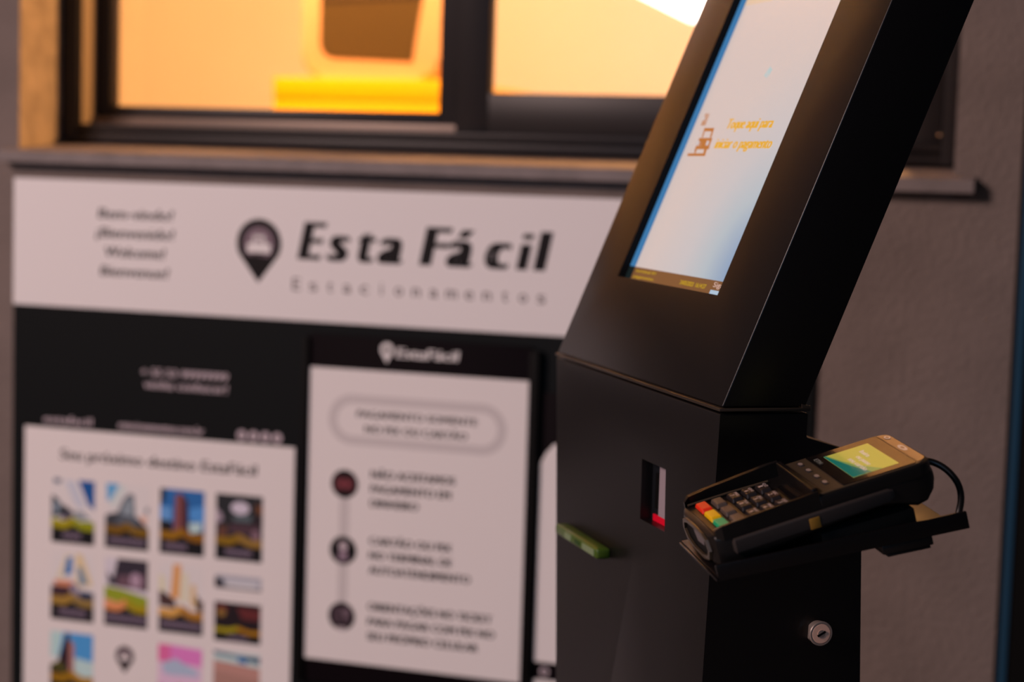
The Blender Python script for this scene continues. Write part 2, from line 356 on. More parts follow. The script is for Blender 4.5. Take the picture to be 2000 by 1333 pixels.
tile(*X[1], *Zr[0], [sky((210, 190, 188)), (i_(90, 140, 190), [(.02, 1), (.32, 1), (.15, .75), (.04, .72)]), (i_(190, 205, 212), [(.32, 1), (.5, .95), (.2, .6), (.1, .72)]),
     (i_(98, 96, 100), [(.2, .45), (.42, .78), (.55, .87), (.66, .85), (.7, .45)]), (i_(132, 130, 134), [(.36, .52), (.5, .76), (.62, .78), (.62, .52)]), (i_(56, 52, 56), [(0, .5), (.2, .55), (.75, .5), (1, .34), (1, .26), (0, .26)]),
     (i_(82, 80, 86), [(.3, .5), (.7, .5), (.8, .38), (.25, .38)]), (i_(205, 150, 130), [(.8, .55), (.98, .52), (.95, .4), (.82, .45)]), (i_(120, 110, 112), [(.92, .66), (1, .68), (1, .58), (.93, .58)])],
     ((112, 72, 14), (118, 78, 14)), (.1, .93))
tile(*X[2], *Zr[0], [sky((38, 88, 140)), (i_(92, 130, 178), [(0, .72), (.26, .72), (.26, .5), (0, .5)]), (i_(72, 122, 175), [(.66, .72), (1, .78), (1, .5), (.66, .55)]), (i_(26, 28, 36), [(0, 1), (.12, 1), (.1, .8), (0, .76)]),
     (i_(170, 178, 186), [(.65, .5), (.95, .52), (.92, .34), (.68, .34)]), (i_(26, 22, 26), [(0, .52), (.28, .5), (.3, .3), (0, .3)]), (i_(122, 64, 62), [(.35, .92), (.5, .94), (.52, .3), (.3, .3)]), (i_(62, 30, 38), [(.5, .94), (.62, .84), (.66, .3), (.5, .3)]),
     (i_(24, 20, 22), [(.7, .34), (1, .38), (1, .26), (.7, .26)])], ((140, 88, 12), (132, 78, 10)), (.12, .62))
tile(*X[3], *Zr[0], [sky((36, 34, 36)), (i_(190, 165, 172), disc_pts(.52, .80, .2, .1)), (i_(150, 122, 130), [(0, .78), (.12, .7), (.16, .6), (.04, .55), (0, .56)]), (i_(84, 86, 88), [(.35, .68), (.78, .69), (.74, .6), (.4, .6)]), (i_(100, 52, 26), [(.84, .88), (1, .86), (1, .74), (.88, .72)]),
     (i_(70, 44, 50), [(.3, .56), (.95, .56), (.95, .4), (.3, .4)]), (i_(92, 52, 42), [(.05, .5), (.25, .52), (.25, .32), (.05, .32)]), (i_(120, 84, 92), disc_pts(.86, .40, .09, .09)), (i_(40, 24, 28), [(.84, .7), (1, .7), (1, .56), (.84, .56)])],
     ((126, 86, 14), (136, 94, 40)), (.22, .78))
tile(*X[0], *Zr[1], [sky((212, 214, 216)), (i_(224, 176, 150), [(.12, .62), (.34, .98), (.5, .98), (.3, .6)]), (i_(18, 92, 146), [(.38, .94), (.5, .94), (.48, .7), (.3, .66)]), (i_(222, 168, 128), [(.58, 1), (.72, 1), (.98, .55), (.6, .5)]),
     (i_(94, 116, 138), [(.62, .82), (.72, .8), (.86, .56), (.68, .55)]), (i_(196, 116, 84), [(.06, .58), (.5, .6), (.62, .5), (.1, .48)]), (i_(60, 34, 40), [(0, .5), (.45, .5), (.5, .34), (0, .34)]), (i_(128, 108, 122), [(.45, .55), (.62, .54), (.7, .36), (.5, .36)]), (i_(24, 40, 66), [(.68, .46), (1, .44), (1, .26), (.68, .26)])],
     ((150, 106, 44), (134, 98, 50)), (.2, .84))
tile(*X[1], *Zr[1], [sky((196, 172, 178)), (i_(48, 38, 46), [(.3, 1), (1, 1), (1, .55), (.1, .6), (.05, .8), (.2, .7)]), (i_(98, 66, 74), [(.3, .75), (.95, .8), (.95, .56), (.3, .58)]), (i_(160, 122, 134), disc_pts(.72, .70, .13, .11)), (i_(134, 132, 30), [(0, .58), (.4, .55), (1, .46), (1, .3), (.3, .34), (0, .4)]), (i_(218, 134, 100), [(0, .4), (.3, .36), (.4, .3), (0, .3)])],
     ((205, 120, 74), (150, 118, 14)), (.04, .96))
tile(*X[2], *Zr[1], [sky((222, 205, 200)), (i_(208, 134, 78), [(.32, 1), (.5, 1), (.46, .5), (.26, .5)]), (i_(232, 190, 156), [(.5, .9), (.66, .88), (.7, .46), (.46, .46)]), (i_(235, 196, 150), [(0, .85), (.12, .8), (.16, .5), (0, .5)]), (i_(216, 160, 118), [(.72, .72), (.82, .74), (.86, .4), (.72, .4)]), (i_(70, 44, 42), [(0, .6), (.12, .58), (.36, .48), (.4, .36), (0, .38)]), (i_(78, 44, 28), [(.82, .5), (1, .5), (1, .3), (.9, .3)]), (i_(30, 24, 26), [(.84, .58), (.9, .56), (.94, .36), (.88, .36)])],
     ((196, 134, 66), (160, 100, 36)), (.06, .95))
tile(*X[3], 0.6835, 0.7060, [(i_(160, 146, 150), sq), (i_(40, 36, 44), [(0, 0), (.22, 0), (.16, .75), (0, .8)]), (i_(196, 176, 186), [(.25, .18), (.92, .1), (.92, .6), (.25, .6)]), (i_(50, 44, 44), [(.2, 0), (1, 0), (1, .14), (.2, .14)])], None, nolow=True)
tile(*X[3], 0.5935, 0.6600, [sky((30, 18, 22)), (i_(92, 34, 34), [(.05, .95), (.28, .93), (.28, .75), (.05, .75)]), (i_(92, 34, 34), [(.48, .9), (1, .88), (1, .6), (.6, .6)]), (i_(130, 88, 40), disc_pts(.15, .72, .1, .1))], ((150, 124, 16), (156, 98, 14)), (.3, .72))
tile(*X[0], *Zr[2], [sky((70, 128, 182)), (i_(168, 182, 206), [(0, 1), (.3, 1), (.16, .5), (0, .5)]), (i_(206, 200, 206), [(0, .6), (.3, .6), (.3, .3), (0, .3)]), (i_(172, 182, 200), [(.55, .62), (1, .58), (1, .3), (.55, .3)]), (i_(44, 22, 30), [(.16, .5), (.38, 1), (.44, .98), (.44, .28), (.1, .28)]), (i_(160, 100, 92), [(.44, .9), (.56, .82), (.56, .28), (.44, .28)]), (i_(74, 64, 22), [(0, .48), (.24, .55), (.4, .42), (.3, .28), (0, .28)]), (i_(40, 26, 22), [(0, .42), (.3, .4), (.3, .28), (0, .28)])],
     ((140, 92, 12), (160, 106, 30)), (.36, .7))
tile(*X[2], *Zr[2], [sky((208, 158, 184)), (i_(226, 88, 132), [(0, 1), (.28, 1), (.28, .72), (0, .74)]), (i_(210, 106, 160), [(.28, 1), (1, .96), (1, .72), (.28, .74)]), (i_(160, 158, 172), [(.1, .72), (.4, .8), (.9, .64), (.95, .56), (.3, .54), (.12, .56)]), (i_(196, 66, 22), disc_pts(.52, .30, .08, .11)), (i_(190, 110, 140), [(0, .4), (.4, .3), (.4, .2), (0, .24)])],
     ((190, 120, 90), (180, 110, 80)), (.3, .7))
tile(*X[3], *Zr[2], [sky((172, 116, 104)), (i_(178, 186, 192), [(0, 1), (1, 1), (1, .8), (0, .86)]), (i_(44, 64, 88), [(0, 1), (.5, .96), (1, .96), (1, .86), (.5, .92), (0, .95)]), (i_(52, 92, 138), [(.5, .95), (.72, .92), (.72, .84), (.54, .86)]), (i_(158, 108, 96), [(0, .7), (1, .62), (1, .2), (0, .2)])], ((150, 100, 60), (140, 96, 50)), (.2, .8))
poly('pin_logo', pin_layers(-1.5918, 0.5640, 0.0475, 0.0350, mat('dark_print', (0.03, 0.022, 0.026), 0.5), M_PAPER), onq, po)

# ------------------------------------------------------------------ notice board with the payment rules
NX, NZ = -1.0655, 0.83
nb = empty('notice_board', (NX, -SB, NZ), 'black framed notice with three round icons, left of the kiosk', 'notice')
HB = 0.012
wbox('backing', -1.2560, -0.8790, 0.545, 1.1200, -HB + 0.0035, -0.0003, M_PURPLE, nb, NX, NZ, 0.0008)
sh = wbox('sheet', -1.2540, -0.8815, 0.5845, 1.0665, -HB + 0.0022, -HB + 0.0035, M_PAPER, nb, NX, NZ)
boxes('side_rail', [((-1.2660 - NX, -0.016, 0.545 - NZ), (-1.2560 - NX, -0.0003, 1.115 - NZ))], M_BLACK, nb, 0.0008)
boxes('side_rail', [((-0.8790 - NX, -0.016, 0.545 - NZ), (-0.8640 - NX, -0.0003, 1.115 - NZ))], M_BLACK, nb, 0.0008)
def onn(u, v, h): return (u - NX, -HB + 0.0022 - h, v - NZ)
def onnb(u, v, h): return (u - NX, -HB + 0.0035 - h, v - NZ)
poly('pin_logo', pin_layers(-1.1215, 1.1130, 0.0330, 0.0225, M_WHITE, M_PURPLE)[:1] + [(M_PURPLE, disc_pts(-1.1215, 1.1015, 0.0050))], onnb, nb)
lettering('header_lettering', [('EstaFácil', -1.1055, -1.0005, 1.0900, 0.0170, 0.15, 0.0022)], M_WHITE, onnb, nb)
def ring(pout, pin): return pout, pin
# pill outline as a ring strip
PO, PI = rrect(-1.2200, -0.9155, 0.9440, 1.0260, 0.0408, 10), rrect(-1.2045, -0.9310, 0.9590, 1.0110, 0.0258, 10)
n = len(PO)
pyd('pill_outline', [onn(*q, 0.0002) for q in PO] + [onn(*q, 0.0002) for q in PI], [[i, (i + 1) % n, n + (i + 1) % n, n + i] for i in range(n)], M_PALEINK, sh)
lettering('pill_lettering', [('PAGAMENTO SOMENTE', -1.1700, -0.9640, 0.9900, 0.0118, 0, 0.0014), ('NO PIX OU CARTÃO', -1.1560, -0.9805, 0.9660, 0.0118, 0, 0.0014)], M_DARKINK, onn, sh)
TX = -1.1435
for lines in ([('NÃO ACEITAMOS', -0.9985, 0.8925), ('PAGAMENTO EM', -1.0055, 0.8690), ('DINHEIRO', -1.0600, 0.8455)],
              [('CARTÃO OU PIX', -1.0010, 0.7835), ('NO TERMINAL DE', -1.0000, 0.7600), ('AUTOATENDIMENTO', -0.9685, 0.7360)],
              [('ORIENTAÇÕES NO TICKET', -0.9300, 0.6755), ('PARA PAGAR COM PIX NO', -0.9250, 0.6510), ('SEU PRÓPRIO CELULAR', -0.9520, 0.6265)]):
    lettering('rule_lettering', [(t, TX, u1, v, 0.0132, 0, 0.0018) for t, u1, v in lines], M_DARKINK, onn, sh)
poly('timeline', [(M_PALEINK, [(-1.1970, .68), (-1.1800, .68), (-1.1800, .86), (-1.1970, .86)])], onn, sh, 0.0001)
RED = mat('maroon_print', (0.10, 0.012, 0.022), 0.5)
def icon(cv, layers):
    c = poly('icon_disc', [(M_INK, disc_pts(-1.1888, cv, 0.0232))] + layers, lambda u, v, h: onn(u, v, h + 0.0003), sh, 0.0002); return c
U = -1.1888
icon(0.8790, [(RED, disc_pts(U, .879, .0170)), (M_INK, [(U - .011, .890), (U + .011, .890), (U + .008, .895), (U - .008, .895)]), (mat('red_print', (0.22, 0.03, 0.045), 0.5), rrect(U - .010, U + .010, .8735, .8845, .002)), (RED, disc_pts(U, .879, .003)), (M_INK, [(U - .012, .868), (U + .012, .868), (U + .006, .861), (U - .006, .861)])])
icon(0.7697, [(M_LILAC, disc_pts(U, .7765, .0075)), (mat('mauve_print2', (0.30, 0.22, 0.29), 0.5), [(U - .009, .7530), (U + .009, .7530), (U + .007, .7680), (U, .7705), (U - .007, .7680)])])
icon(0.6605, [(mat('plum_print', (0.075, 0.045, 0.065), 0.5), rrect(U - .0145, U + .0145, .6475, .6760, .005)), (mat('mauve_print', None), rrect(U + .001, U + .012, .6600, .6725, .003)), (M_INK, [(U - .002, .649), (U + .001, .649), (U + .001, .672), (U - .002, .672)]), (M_LILAC, [(U - .010, .6425), (U + .010, .6425), (U + .006, .6390), (U - .006, .6390)])])

# second notice, mostly hidden behind the kiosk
HX, HZ = -0.66, 0.80
n2 = empty('notice_board', (HX, -SB, HZ), 'narrow visible edge of a white notice just left of the kiosk body', 'notice')
wbox('backing', -0.8615, -0.4500, 0.30, 1.05, -0.004, -0.0003, M_PURPLE, n2, HX, HZ, 0.0006)
V = [(-0.8595, 0.6215), (-0.47, 0.6215), (-0.47, 0.9700), (-0.8380, 0.9700), (-0.8500, 0.9560), (-0.8595, 0.9380)]
pyd('sheet', [(u - HX, -0.0058, v - HZ) for u, v in V] + [(u - HX, -0.0042, v - HZ) for u, v in V],
    [[5, 4, 3, 2, 1, 0][::-1], [6, 7, 8, 9, 10, 11][::-1]] + [[i, (i + 1) % 6, 6 + (i + 1) % 6, 6 + i] for i in range(6)], M_PAPER, n2)
wbox('lower_sheet', -0.8595, -0.47, 0.33, 0.5930, -0.0058, -0.0042, M_PAPER, n2, HX, HZ)
poly('round_mark', [(M_LILAC, disc_pts(-0.8425, 0.6060, 0.0075)), (M_PURPLE, disc_pts(-0.8425, 0.6060, 0.0040))], lambda u, v, h: (u - HX, -0.0042 - h, v - HZ), n2)

# ------------------------------------------------------------------ things seen in the lit room
ROOMY = 1.45
cb = empty('counter_box', (-1.70, 1.75, 0), 'bright yellow counter top glowing inside the left window pane', 'counter')
M_YEL = mat('yellow_laminate', (0.95, 0.52, 0.0), 0.35, spec=0.4)
box('top', (-0.315, -0.332, 1.545), (0.13, 0.35, 1.600), M_YEL, cb, 0.003, 2)
box('front_panel', (-0.315, -0.33, 0.0), (0.13, 0.33, 1.5445), M_YEL, cb, 0.004)
fp = empty('framed_panel', (-1.775, 1.47, 1.60), 'cream rounded panel around a brown screen, standing on the yellow counter', 'screen')
def ext(name, pts, y0, y1, m, parent, bev=0.0):
    n = len(pts); V = [(u, y0, v) for u, v in pts] + [(u, y1, v) for u, v in pts]
    bm = bmesh.new(); vv = [bm.verts.new(q) for q in V]
    a = bm.faces.new(vv[:n]); b = bm.faces.new(vv[n:][::-1])
    for i in range(n): bm.faces.new([vv[i], vv[(i + 1) % n], vv[n + (i + 1) % n], vv[n + i]])
    if bev:
        es = [e for e in a.edges]; bmesh.ops.bevel(bm, geom=es, offset=bev, segments=3, profile=0.5, affect='EDGES')
    return bm_obj(name, bm, m, parent, bev > 0)
M_CREAMP = mat('cream_plastic', (0.70, 0.44, 0.28), 0.4)
ext('housing', rrect(-0.180, 0.180, 0.001, 0.36, 0.05, 8), -0.02, 0.05, M_CREAMP, fp, 0.012)
ext('brown_screen', [(-0.131, 0.30), (-0.131, 0.085), (-0.126, 0.066), (-0.110, 0.052), (-0.09, 0.048), (0.112, 0.041), (0.120, 0.10), (0.134, 0.19), (0.137, 0.30)], -0.0215, -0.0195, mat('brown_glass', (0.085, 0.060, 0.026), 0.3), fp)
ext('screen_rim', [(-0.131, 0.1795), (0.1345, 0.191), (0.1345, 0.200), (-0.131, 0.190)], -0.0225, -0.0205, mat('dark_brown', (0.03, 0.015, 0.006), 0.5), fp)
lp = empty('lamp', (-1.11, 2.0, 1.80), 'bright white glowing lamp in the right window pane beside the kiosk', 'lamp')
ext('glowing_panel', [(-0.005, -0.013), (0.018, -0.011), (0.030, 0.012), (0.055, 0.10), (-0.14, 0.10), (-0.155, 0.058)], -0.03, 0.03, mat('lit_white', (1, 1, 1), 0.5, emit=(1.0, 0.96, 0.90), estr=4.0), lp, 0.006)
tube('stem', [(-0.06, 0, 0.098), (-0.06, 0, 0.998)], 0.006, M_BLACK, lp)

# ------------------------------------------------------------------ the kiosk
KROT, KSC = 0.604882, 1.12
ks = empty('payment_kiosk', M=Matrix.Translation((-0.31739, -1.26628, 0)) @ Matrix.Rotation(KROT, 4, 'Z') @ Matrix.Scale(KSC, 4),
           label='tall black payment kiosk with a tilted touch screen standing before the window', cat='kiosk')
Z0 = 1.07325
def nb_(z): return -0.065 * max(z, -0.6)
def fb_(z): return 0.400 + 0.100 * max(z, -0.6)
def ab_(z): return 0.1175 - 0.075 * max(z, -0.6)
def K(a, b, z): return (a, b, z + Z0)
# pedestal: front sheet with the scanner opening
zt, zm, zb = -0.0018, -0.60, -Z0
bm = bmesh.new()
def quad(*pts): return bm.faces.new([bm.verts.new(q) for q in pts])
SLB = (0.1065, 0.1610, -0.0612, -0.1115)
O = [K(0, nb_(zt), zt), K(0, fb_(zt), zt), K(0, fb_(zm), zm), K(0, nb_(zm), zm)]
I = [K(0, SLB[0], SLB[2]), K(0, SLB[1], SLB[2]), K(0, SLB[1] - .0005, SLB[3]), K(0, SLB[0] - .0025, SLB[3])]
for i in range(4): quad(O[i], O[(i + 1) % 4], I[(i + 1) % 4], I[i])
D = [(q[0] + 0.0115, q[1], q[2]) for q in I]
for i in range(4): quad(I[i], I[(i + 1) % 4], D[(i + 1) % 4], D[i])
quad(O[3], O[2], K(0, fb_(zb), zb), K(0, nb_(zb), zb))
# neck sides, cabinet sides, cabinet top, back
zn, zs = -0.0207, -0.0345                                               # the cabinet roof slopes down to the back
AN = 0.0722
for bf in (nb_, fb_):
    quad(K(0, bf(zt), zt), K(AN, bf(zt), zt), K(AN, bf(zn), zn), K(0, bf(zn), zn))
    quad(K(0, bf(zn), zn), K(AN, bf(zn), zn), K(ab_(zs), bf(zs), zs), K(ab_(zm), bf(zm), zm), K(0, bf(zm), zm))
    quad(K(0, bf(zm), zm), K(ab_(zm), bf(zm), zm), K(ab_(zb), bf(zb), zb), K(0, bf(zb), zb))
quad(K(0, nb_(zt), zt), K(0, fb_(zt), zt), K(AN, fb_(zt), zt), K(AN, nb_(zt), zt))
quad(K(AN, nb_(zt), zt), K(AN, fb_(zt), zt), K(AN, fb_(zn), zn), K(AN, nb_(zn), zn))
quad(K(AN, nb_(zn), zn), K(AN, fb_(zn), zn), K(ab_(zs), fb_(zs), zs), K(ab_(zs), nb_(zs), zs))
quad(K(ab_(zs), nb_(zs), zs), K(ab_(zs), fb_(zs), zs), K(ab_(zm), fb_(zm), zm), K(ab_(zm), nb_(zm), zm))
quad(K(ab_(zm), nb_(zm), zm), K(ab_(zm), fb_(zm), zm), K(ab_(zb), fb_(zb), zb), K(ab_(zb), nb_(zb), zb))
quad(K(0, nb_(zb), zb), K(ab_(zb), nb_(zb), zb), K(ab_(zb), fb_(zb), zb), K(0, fb_(zb), zb))
bmesh.ops.remove_doubles(bm, verts=bm.verts, dist=1e-5)
def is_outer(e):
    m = (e.verts[0].co + e.verts[1].co) / 2; z = m.z - Z0; d = (e.verts[0].co - e.verts[1].co)
    if len(e.link_faces) != 2: return False
    if e.calc_face_angle(0) < math.radians(40): return False
    if abs(m.x) < 0.02 and SLB[0] - .01 < m.y < SLB[1] + .01 and SLB[3] - .01 < z < SLB[2] + .01: return False
    return True
bmesh.ops.recalc_face_normals(bm, faces=bm.faces)
es = [e for e in bm.edges if is_outer(e)]
bmesh.ops.bevel(bm, geom=es, offset=0.0016, segments=3, profile=0.5, affect='EDGES')
ped = bm_obj('pedestal', bm, M_PAINT, ks, True); ped['label'] = 'tapered black sheet metal column'
box('base_plate', (-0.06, -0.02, 0.0), (0.28, 0.40, 0.012), M_PAINT, ks, 0.002)
# flange between column and head
fl = box('joint_flange', (-0.0012, -0.0012, Z0 - 0.0002), (0.0728, 0.4012, Z0 + 0.0022), mat('flange_bronze_black', (0.030, 0.021, 0.014), 0.42), ks, 0.0006)
fl['label'] = 'thin flange between column and screen head'
pyd('flange_tab', [K(.066, -.0010, .0022), K(.0732, -.0010, .0022), K(.0732, .002, .0022), K(.066, .002, .0022), K(.0655, -.0010, .0052), K(.0732, -.0010, .0036), K(.0732, .002, .0036), K(.0655, .002, .0052)], BOXF, MATS['flange_bronze_black'], fl)
# head
TH = math.radians(21.93); sT, cT = math.sin(TH), math.cos(TH)
def H(s, b, d): return (0.001 + s * sT + d * cT, b, Z0 + 0.003 + s * cT - d * sT)
HL, HD = 0.600, 0.0632
OB = (0.0915, 0.3265, 0.0833, 0.5080)                                   # screen opening b0 b1 s0 s1
bm = bmesh.new()
sB = HD * sT / cT
O = [H(0, 0, 0), H(0, .4, 0), H(HL, .4, 0), H(HL, 0, 0)]
I = [H(OB[2], OB[0], 0), H(OB[2], OB[1], 0), H(OB[3], OB[1], 0), H(OB[3], OB[0], 0)]
D = [H(OB[2], OB[0], .008), H(OB[2], OB[1], .008), H(OB[3], OB[1], .008), H(OB[3], OB[0], .008)]
for i in range(4):
    quad(O[i], O[(i + 1) % 4], I[(i + 1) % 4], I[i]); f = quad(I[i], I[(i + 1) % 4], D[(i + 1) % 4], D[i]); f.material_index = 1
B = [H(sB, 0, HD), H(sB, .4, HD), H(HL, .4, HD), H(HL, 0, HD)]
quad(B[3], B[2], B[1], B[0])
for i in range(4): quad(O[i], O[(i + 1) % 4], B[(i + 1) % 4], B[i])
bmesh.ops.remove_doubles(bm, verts=bm.verts, dist=1e-5)
bmesh.ops.recalc_face_normals(bm, faces=bm.faces)
oc = [Vector(q) for q in O + B]
es = [e for e in bm.edges if all(any((v.co - q).length < 1e-4 for q in oc) for v in e.verts)]
bmesh.ops.bevel(bm, geom=es, offset=0.0013, segments=3, profile=0.5, affect='EDGES')
hd = bm_obj('screen_head', bm, [M_PAINT, M_PAINT_IN], ks, True); hd['label'] = 'tilted black housing around the touch screen'
# touch screen
scr = poly('touch_screen', [(mat('screen_black', (0.006, 0.006, 0.007), 0.2), [(OB[2] - .004, OB[0] - .004), (OB[2] - .004, OB[1] + .004), (OB[3] + .004, OB[1] + .004), (OB[3] + .004, OB[0] - .004)])],
           lambda s, b, h: H(s, b, .0072 - h), ks, 0.00001)
scr['label'] = 'lit portrait touch screen reading Toque aqui para iniciar o pagamento'
def sc(s, b, h): return H(s, b, .0072 - h)
def scT(u, v, h): return H(v, -u, .0072 - h)                            # text: u runs along -b
PB = 0.3125
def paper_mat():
    # display page: emission carries the warm window reflection, fading to blue at lower right
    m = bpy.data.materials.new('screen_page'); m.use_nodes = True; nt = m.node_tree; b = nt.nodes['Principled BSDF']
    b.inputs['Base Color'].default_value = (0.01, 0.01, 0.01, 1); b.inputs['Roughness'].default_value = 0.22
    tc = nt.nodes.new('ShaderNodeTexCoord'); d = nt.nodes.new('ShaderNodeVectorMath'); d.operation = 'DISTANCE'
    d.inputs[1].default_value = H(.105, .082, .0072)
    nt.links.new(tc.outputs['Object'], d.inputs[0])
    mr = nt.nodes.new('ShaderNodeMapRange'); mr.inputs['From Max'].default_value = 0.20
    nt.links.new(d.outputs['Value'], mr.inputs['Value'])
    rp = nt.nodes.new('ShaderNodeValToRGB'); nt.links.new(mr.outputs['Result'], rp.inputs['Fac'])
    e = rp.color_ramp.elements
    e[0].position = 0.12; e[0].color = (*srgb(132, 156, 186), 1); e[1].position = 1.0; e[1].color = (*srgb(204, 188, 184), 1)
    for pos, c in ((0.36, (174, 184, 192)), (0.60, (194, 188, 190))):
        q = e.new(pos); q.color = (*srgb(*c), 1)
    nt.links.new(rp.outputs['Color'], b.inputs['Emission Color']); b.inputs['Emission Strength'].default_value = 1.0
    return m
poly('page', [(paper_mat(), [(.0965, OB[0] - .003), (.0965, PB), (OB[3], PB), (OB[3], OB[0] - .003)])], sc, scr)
poly('dark_reflection_stripe', [(glow(58, 118, 168), [(.0965, PB), (.0965, OB[1] + .003), (OB[3], OB[1] + .003), (OB[3], PB)])], sc, scr)['label'] = 'blue stripe down the screen edge, painted as a dark reflection'  # dark reflection along the screen edge is put into the stripe's emission
poly('status_bar', [(glow(118, 78, 44), [(.0800, OB[0] - .003), (.0800, PB), (.0965, PB), (.0965, OB[0] - .003)]), (glow(6, 24, 26), [(.0800, PB), (.0800, OB[1] + .003), (.0965, OB[1] + .003), (.0965, PB)])], sc, scr)
YT = glow(222, 164, 40); YB = glow(196, 160, 12); BR = glow(178, 108, 48)
lettering('prompt_lettering', [('Toque aqui para', -.2362, -.1385, .2312, .0100, .12, .0020), ('iniciar o pagamento', -.2440, -.1245, .2128, .0100, .12, .0020)], YT, scT, scr, .0004)
icn = [[(.2471, .2976), (.2465, .2868), (.2352, .2855), (.2350, .2971)], [(.2229, .2872), (.2227, .2567), (.2119, .2543), (.2119, .2870)],
       [(.2119, .2870), (.2119, .2815), (.2074, .2808), (.2074, .2832)], [(.2119, .2643), (.2119, .2574), (.2075, .2567), (.2074, .2621)],
       [(.2077, .2986), (.2078, .2563), (.2052, .2552), (.2051, .2967)],
       [(.2322, .2825), (.2320, .2615), (.2288, .2615), (.2290, .2815)], [(.2320, .2640), (.2320, .2600), (.2227, .2575), (.2227, .2612)], [(.2322, .2825), (.2322, .2790), (.2229, .2772), (.2229, .2800)]]
PG = glow(196, 186, 188)
poly('car_icon', [(BR, q) for q in icn] + [(PG, [(.2195, .2862), (.2195, .2803), (.2150, .2795), (.2150, .2860)]), (PG, [(.2196, .2635), (.2195, .2580), (.2151, .2570), (.2151, .2629)]), (PG, [(.2432, .2940), (.2430, .2905), (.2395, .2897), (.2395, .2932)])], sc, scr)
poly('header_block', [(glow(236, 178, 30), [(.3535, .2520), (.3535, PB), (.440, PB), (.440, .2520)])], sc, scr)
poly('small_mark', [(glow(158, 192, 196), [(.2891, .1952), (.2850, .1880), (.2800, .1895), (.2768, .1920), (.2800, .2000), (.2850, .1975)])], sc, scr)
for q in (('24/05/2023  16:14:27', -.1940, -.1370, .0880, .0040, 0, .0003), ('terminal 01', -.3060, -.2560, .0920, .0026, 0, .0003), ('pagamento', -.3060, -.2560, .0865, .0026, 0, .0003)):
    lettering('status_lettering', [q], YB, scT, scr, .0006)
lettering('corner_lettering', [('Siga', -.1235, -.1035, .0908, .0046, 0, .0004)], glow(206, 170, 158), scT, scr, .0006)
poly('corner_block', [(glow(168, 190, 210), [(.0846, .1080), (.0846, .1255), (.0882, .1255), (.0882, .1080)])], sc, scr, .0004)

# scanner window in the column
sw = empty('scanner_window', (0, 0, 0)); sw.parent = ks; sw['label'] = 'recessed barcode scanner window with a red glow at its foot'
AS = 0.0100
M_SG = mat('scanner_glass', (0.010, 0.011, 0.013), 0.10, spec=0.7, coat=0.5)
bm = bmesh.new(); bm_box(bm, K(AS, .1000, -.1150), K(AS + .002, .1650, -.0580)); bm_obj('glass_plate', bm, M_SG, sw)
bm = bmesh.new(); bm_box(bm, K(AS - .0006, .1430, -.1010), K(AS + .0005, .1520, -.0715)); bm_obj('lens_patch', bm, M_BLACK, sw)
bm = bmesh.new(); bm_box(bm, K(AS - .0008, .1240, -.1060), K(AS + .0005, .1430, -.0590)); bm_obj('reflection_patch', bm, mat('grey_reflection', (0.34, 0.29, 0.32), 0.35), sw)  # grey reflection in the scanner glass, painted as a flat patch
bm = bmesh.new(); bm_box(bm, K(AS - .0012, .1240, -.1118), K(AS + .0005, .1540, -.1062)); rg = bm_obj('red_light', bm, mat('red_led', (0.3, 0.0, 0.01), 0.4, emit=(0.42, 0.001, 0.010), estr=0.7), sw)
rg['label'] = 'red light strip'

# green ticket mouth on the column
bm = bmesh.new()
bm_box(bm, K(-.0130, .2300, -.1605), K(.0005, .3480, -.1510), .0025, 3)
gs = bm_obj('ticket_mouth', bm, M_GREEN, ks, True); gs['label'] = 'green plastic ticket mouth on the column front'
bm = bmesh.new(); bm_box(bm, K(-.0134, .2750, -.1578), K(-.0120, .2900, -.1537), .0003); bm_obj('slot', bm, mat('dark_green', (0.015, 0.06, 0.006), 0.5), gs)
for b0, b1 in ((.236, .268), (.300, .318)):
    bm = bmesh.new(); bm_box(bm, K(-.0136, b0, -.1588), K(-.0122, b1, -.1530), .0004); bm_obj('raised_rib', bm, mat('pale_green_plastic', (0.19, 0.27, 0.14), 0.4), gs)

# cam lock on the column side
LA, LZ = 0.0925, -0.1735
LB = nb_(LZ)
def lk(y, rr, flat=1.0):
    P = []
    for i in range(40):
        a = 2 * math.pi * i / 40; x, z = rr * math.cos(a), rr * math.sin(a)
        P.append(K(LA + max(-rr * flat, min(rr * flat, x)), LB - y, LZ + z))
    return P
lock = empty('cam_lock', (0, 0, 0)); lock.parent = ks; lock['label'] = 'small nickel key lock on the column side'
loft('lock_barrel', [lk(-.001, .0088, .82), lk(.0062, .0088, .82)], M_CHROME, lock)
loft('lock_rim', [lk(.0062, .0088), lk(.0062, .0096), lk(.0078, .0096), lk(.0083, .0091), lk(.0083, .0080), lk(.0074, .0080)], M_CHROME, lock)
loft('lock_face', [lk(.0070, .0077), lk(.0080, .0077), lk(.0083, .0073)], mat('warm_reflection_nickel', (0.95, 0.58, 0.42), 0.5, metal=0.1), lock)  # warm diffuse colour stands in for the street's reflection
loft('keyhole_ring', [lk(.0082, .0030), lk(.0087, .0030), lk(.0088, .0024)], M_CHROME, lock)
bm = bmesh.new(); c_, s_ = math.cos(math.radians(28)), math.sin(math.radians(28))
def kh(x, y, z): return K(LA + x * c_ - z * s_, LB - y, LZ + x * s_ + z * c_)
bm_box(bm, (-.0036, .0080, -.0008), (.0036, .0091, .0008), f=kh); bm_obj('keyhole', bm, M_BLACK, lock)

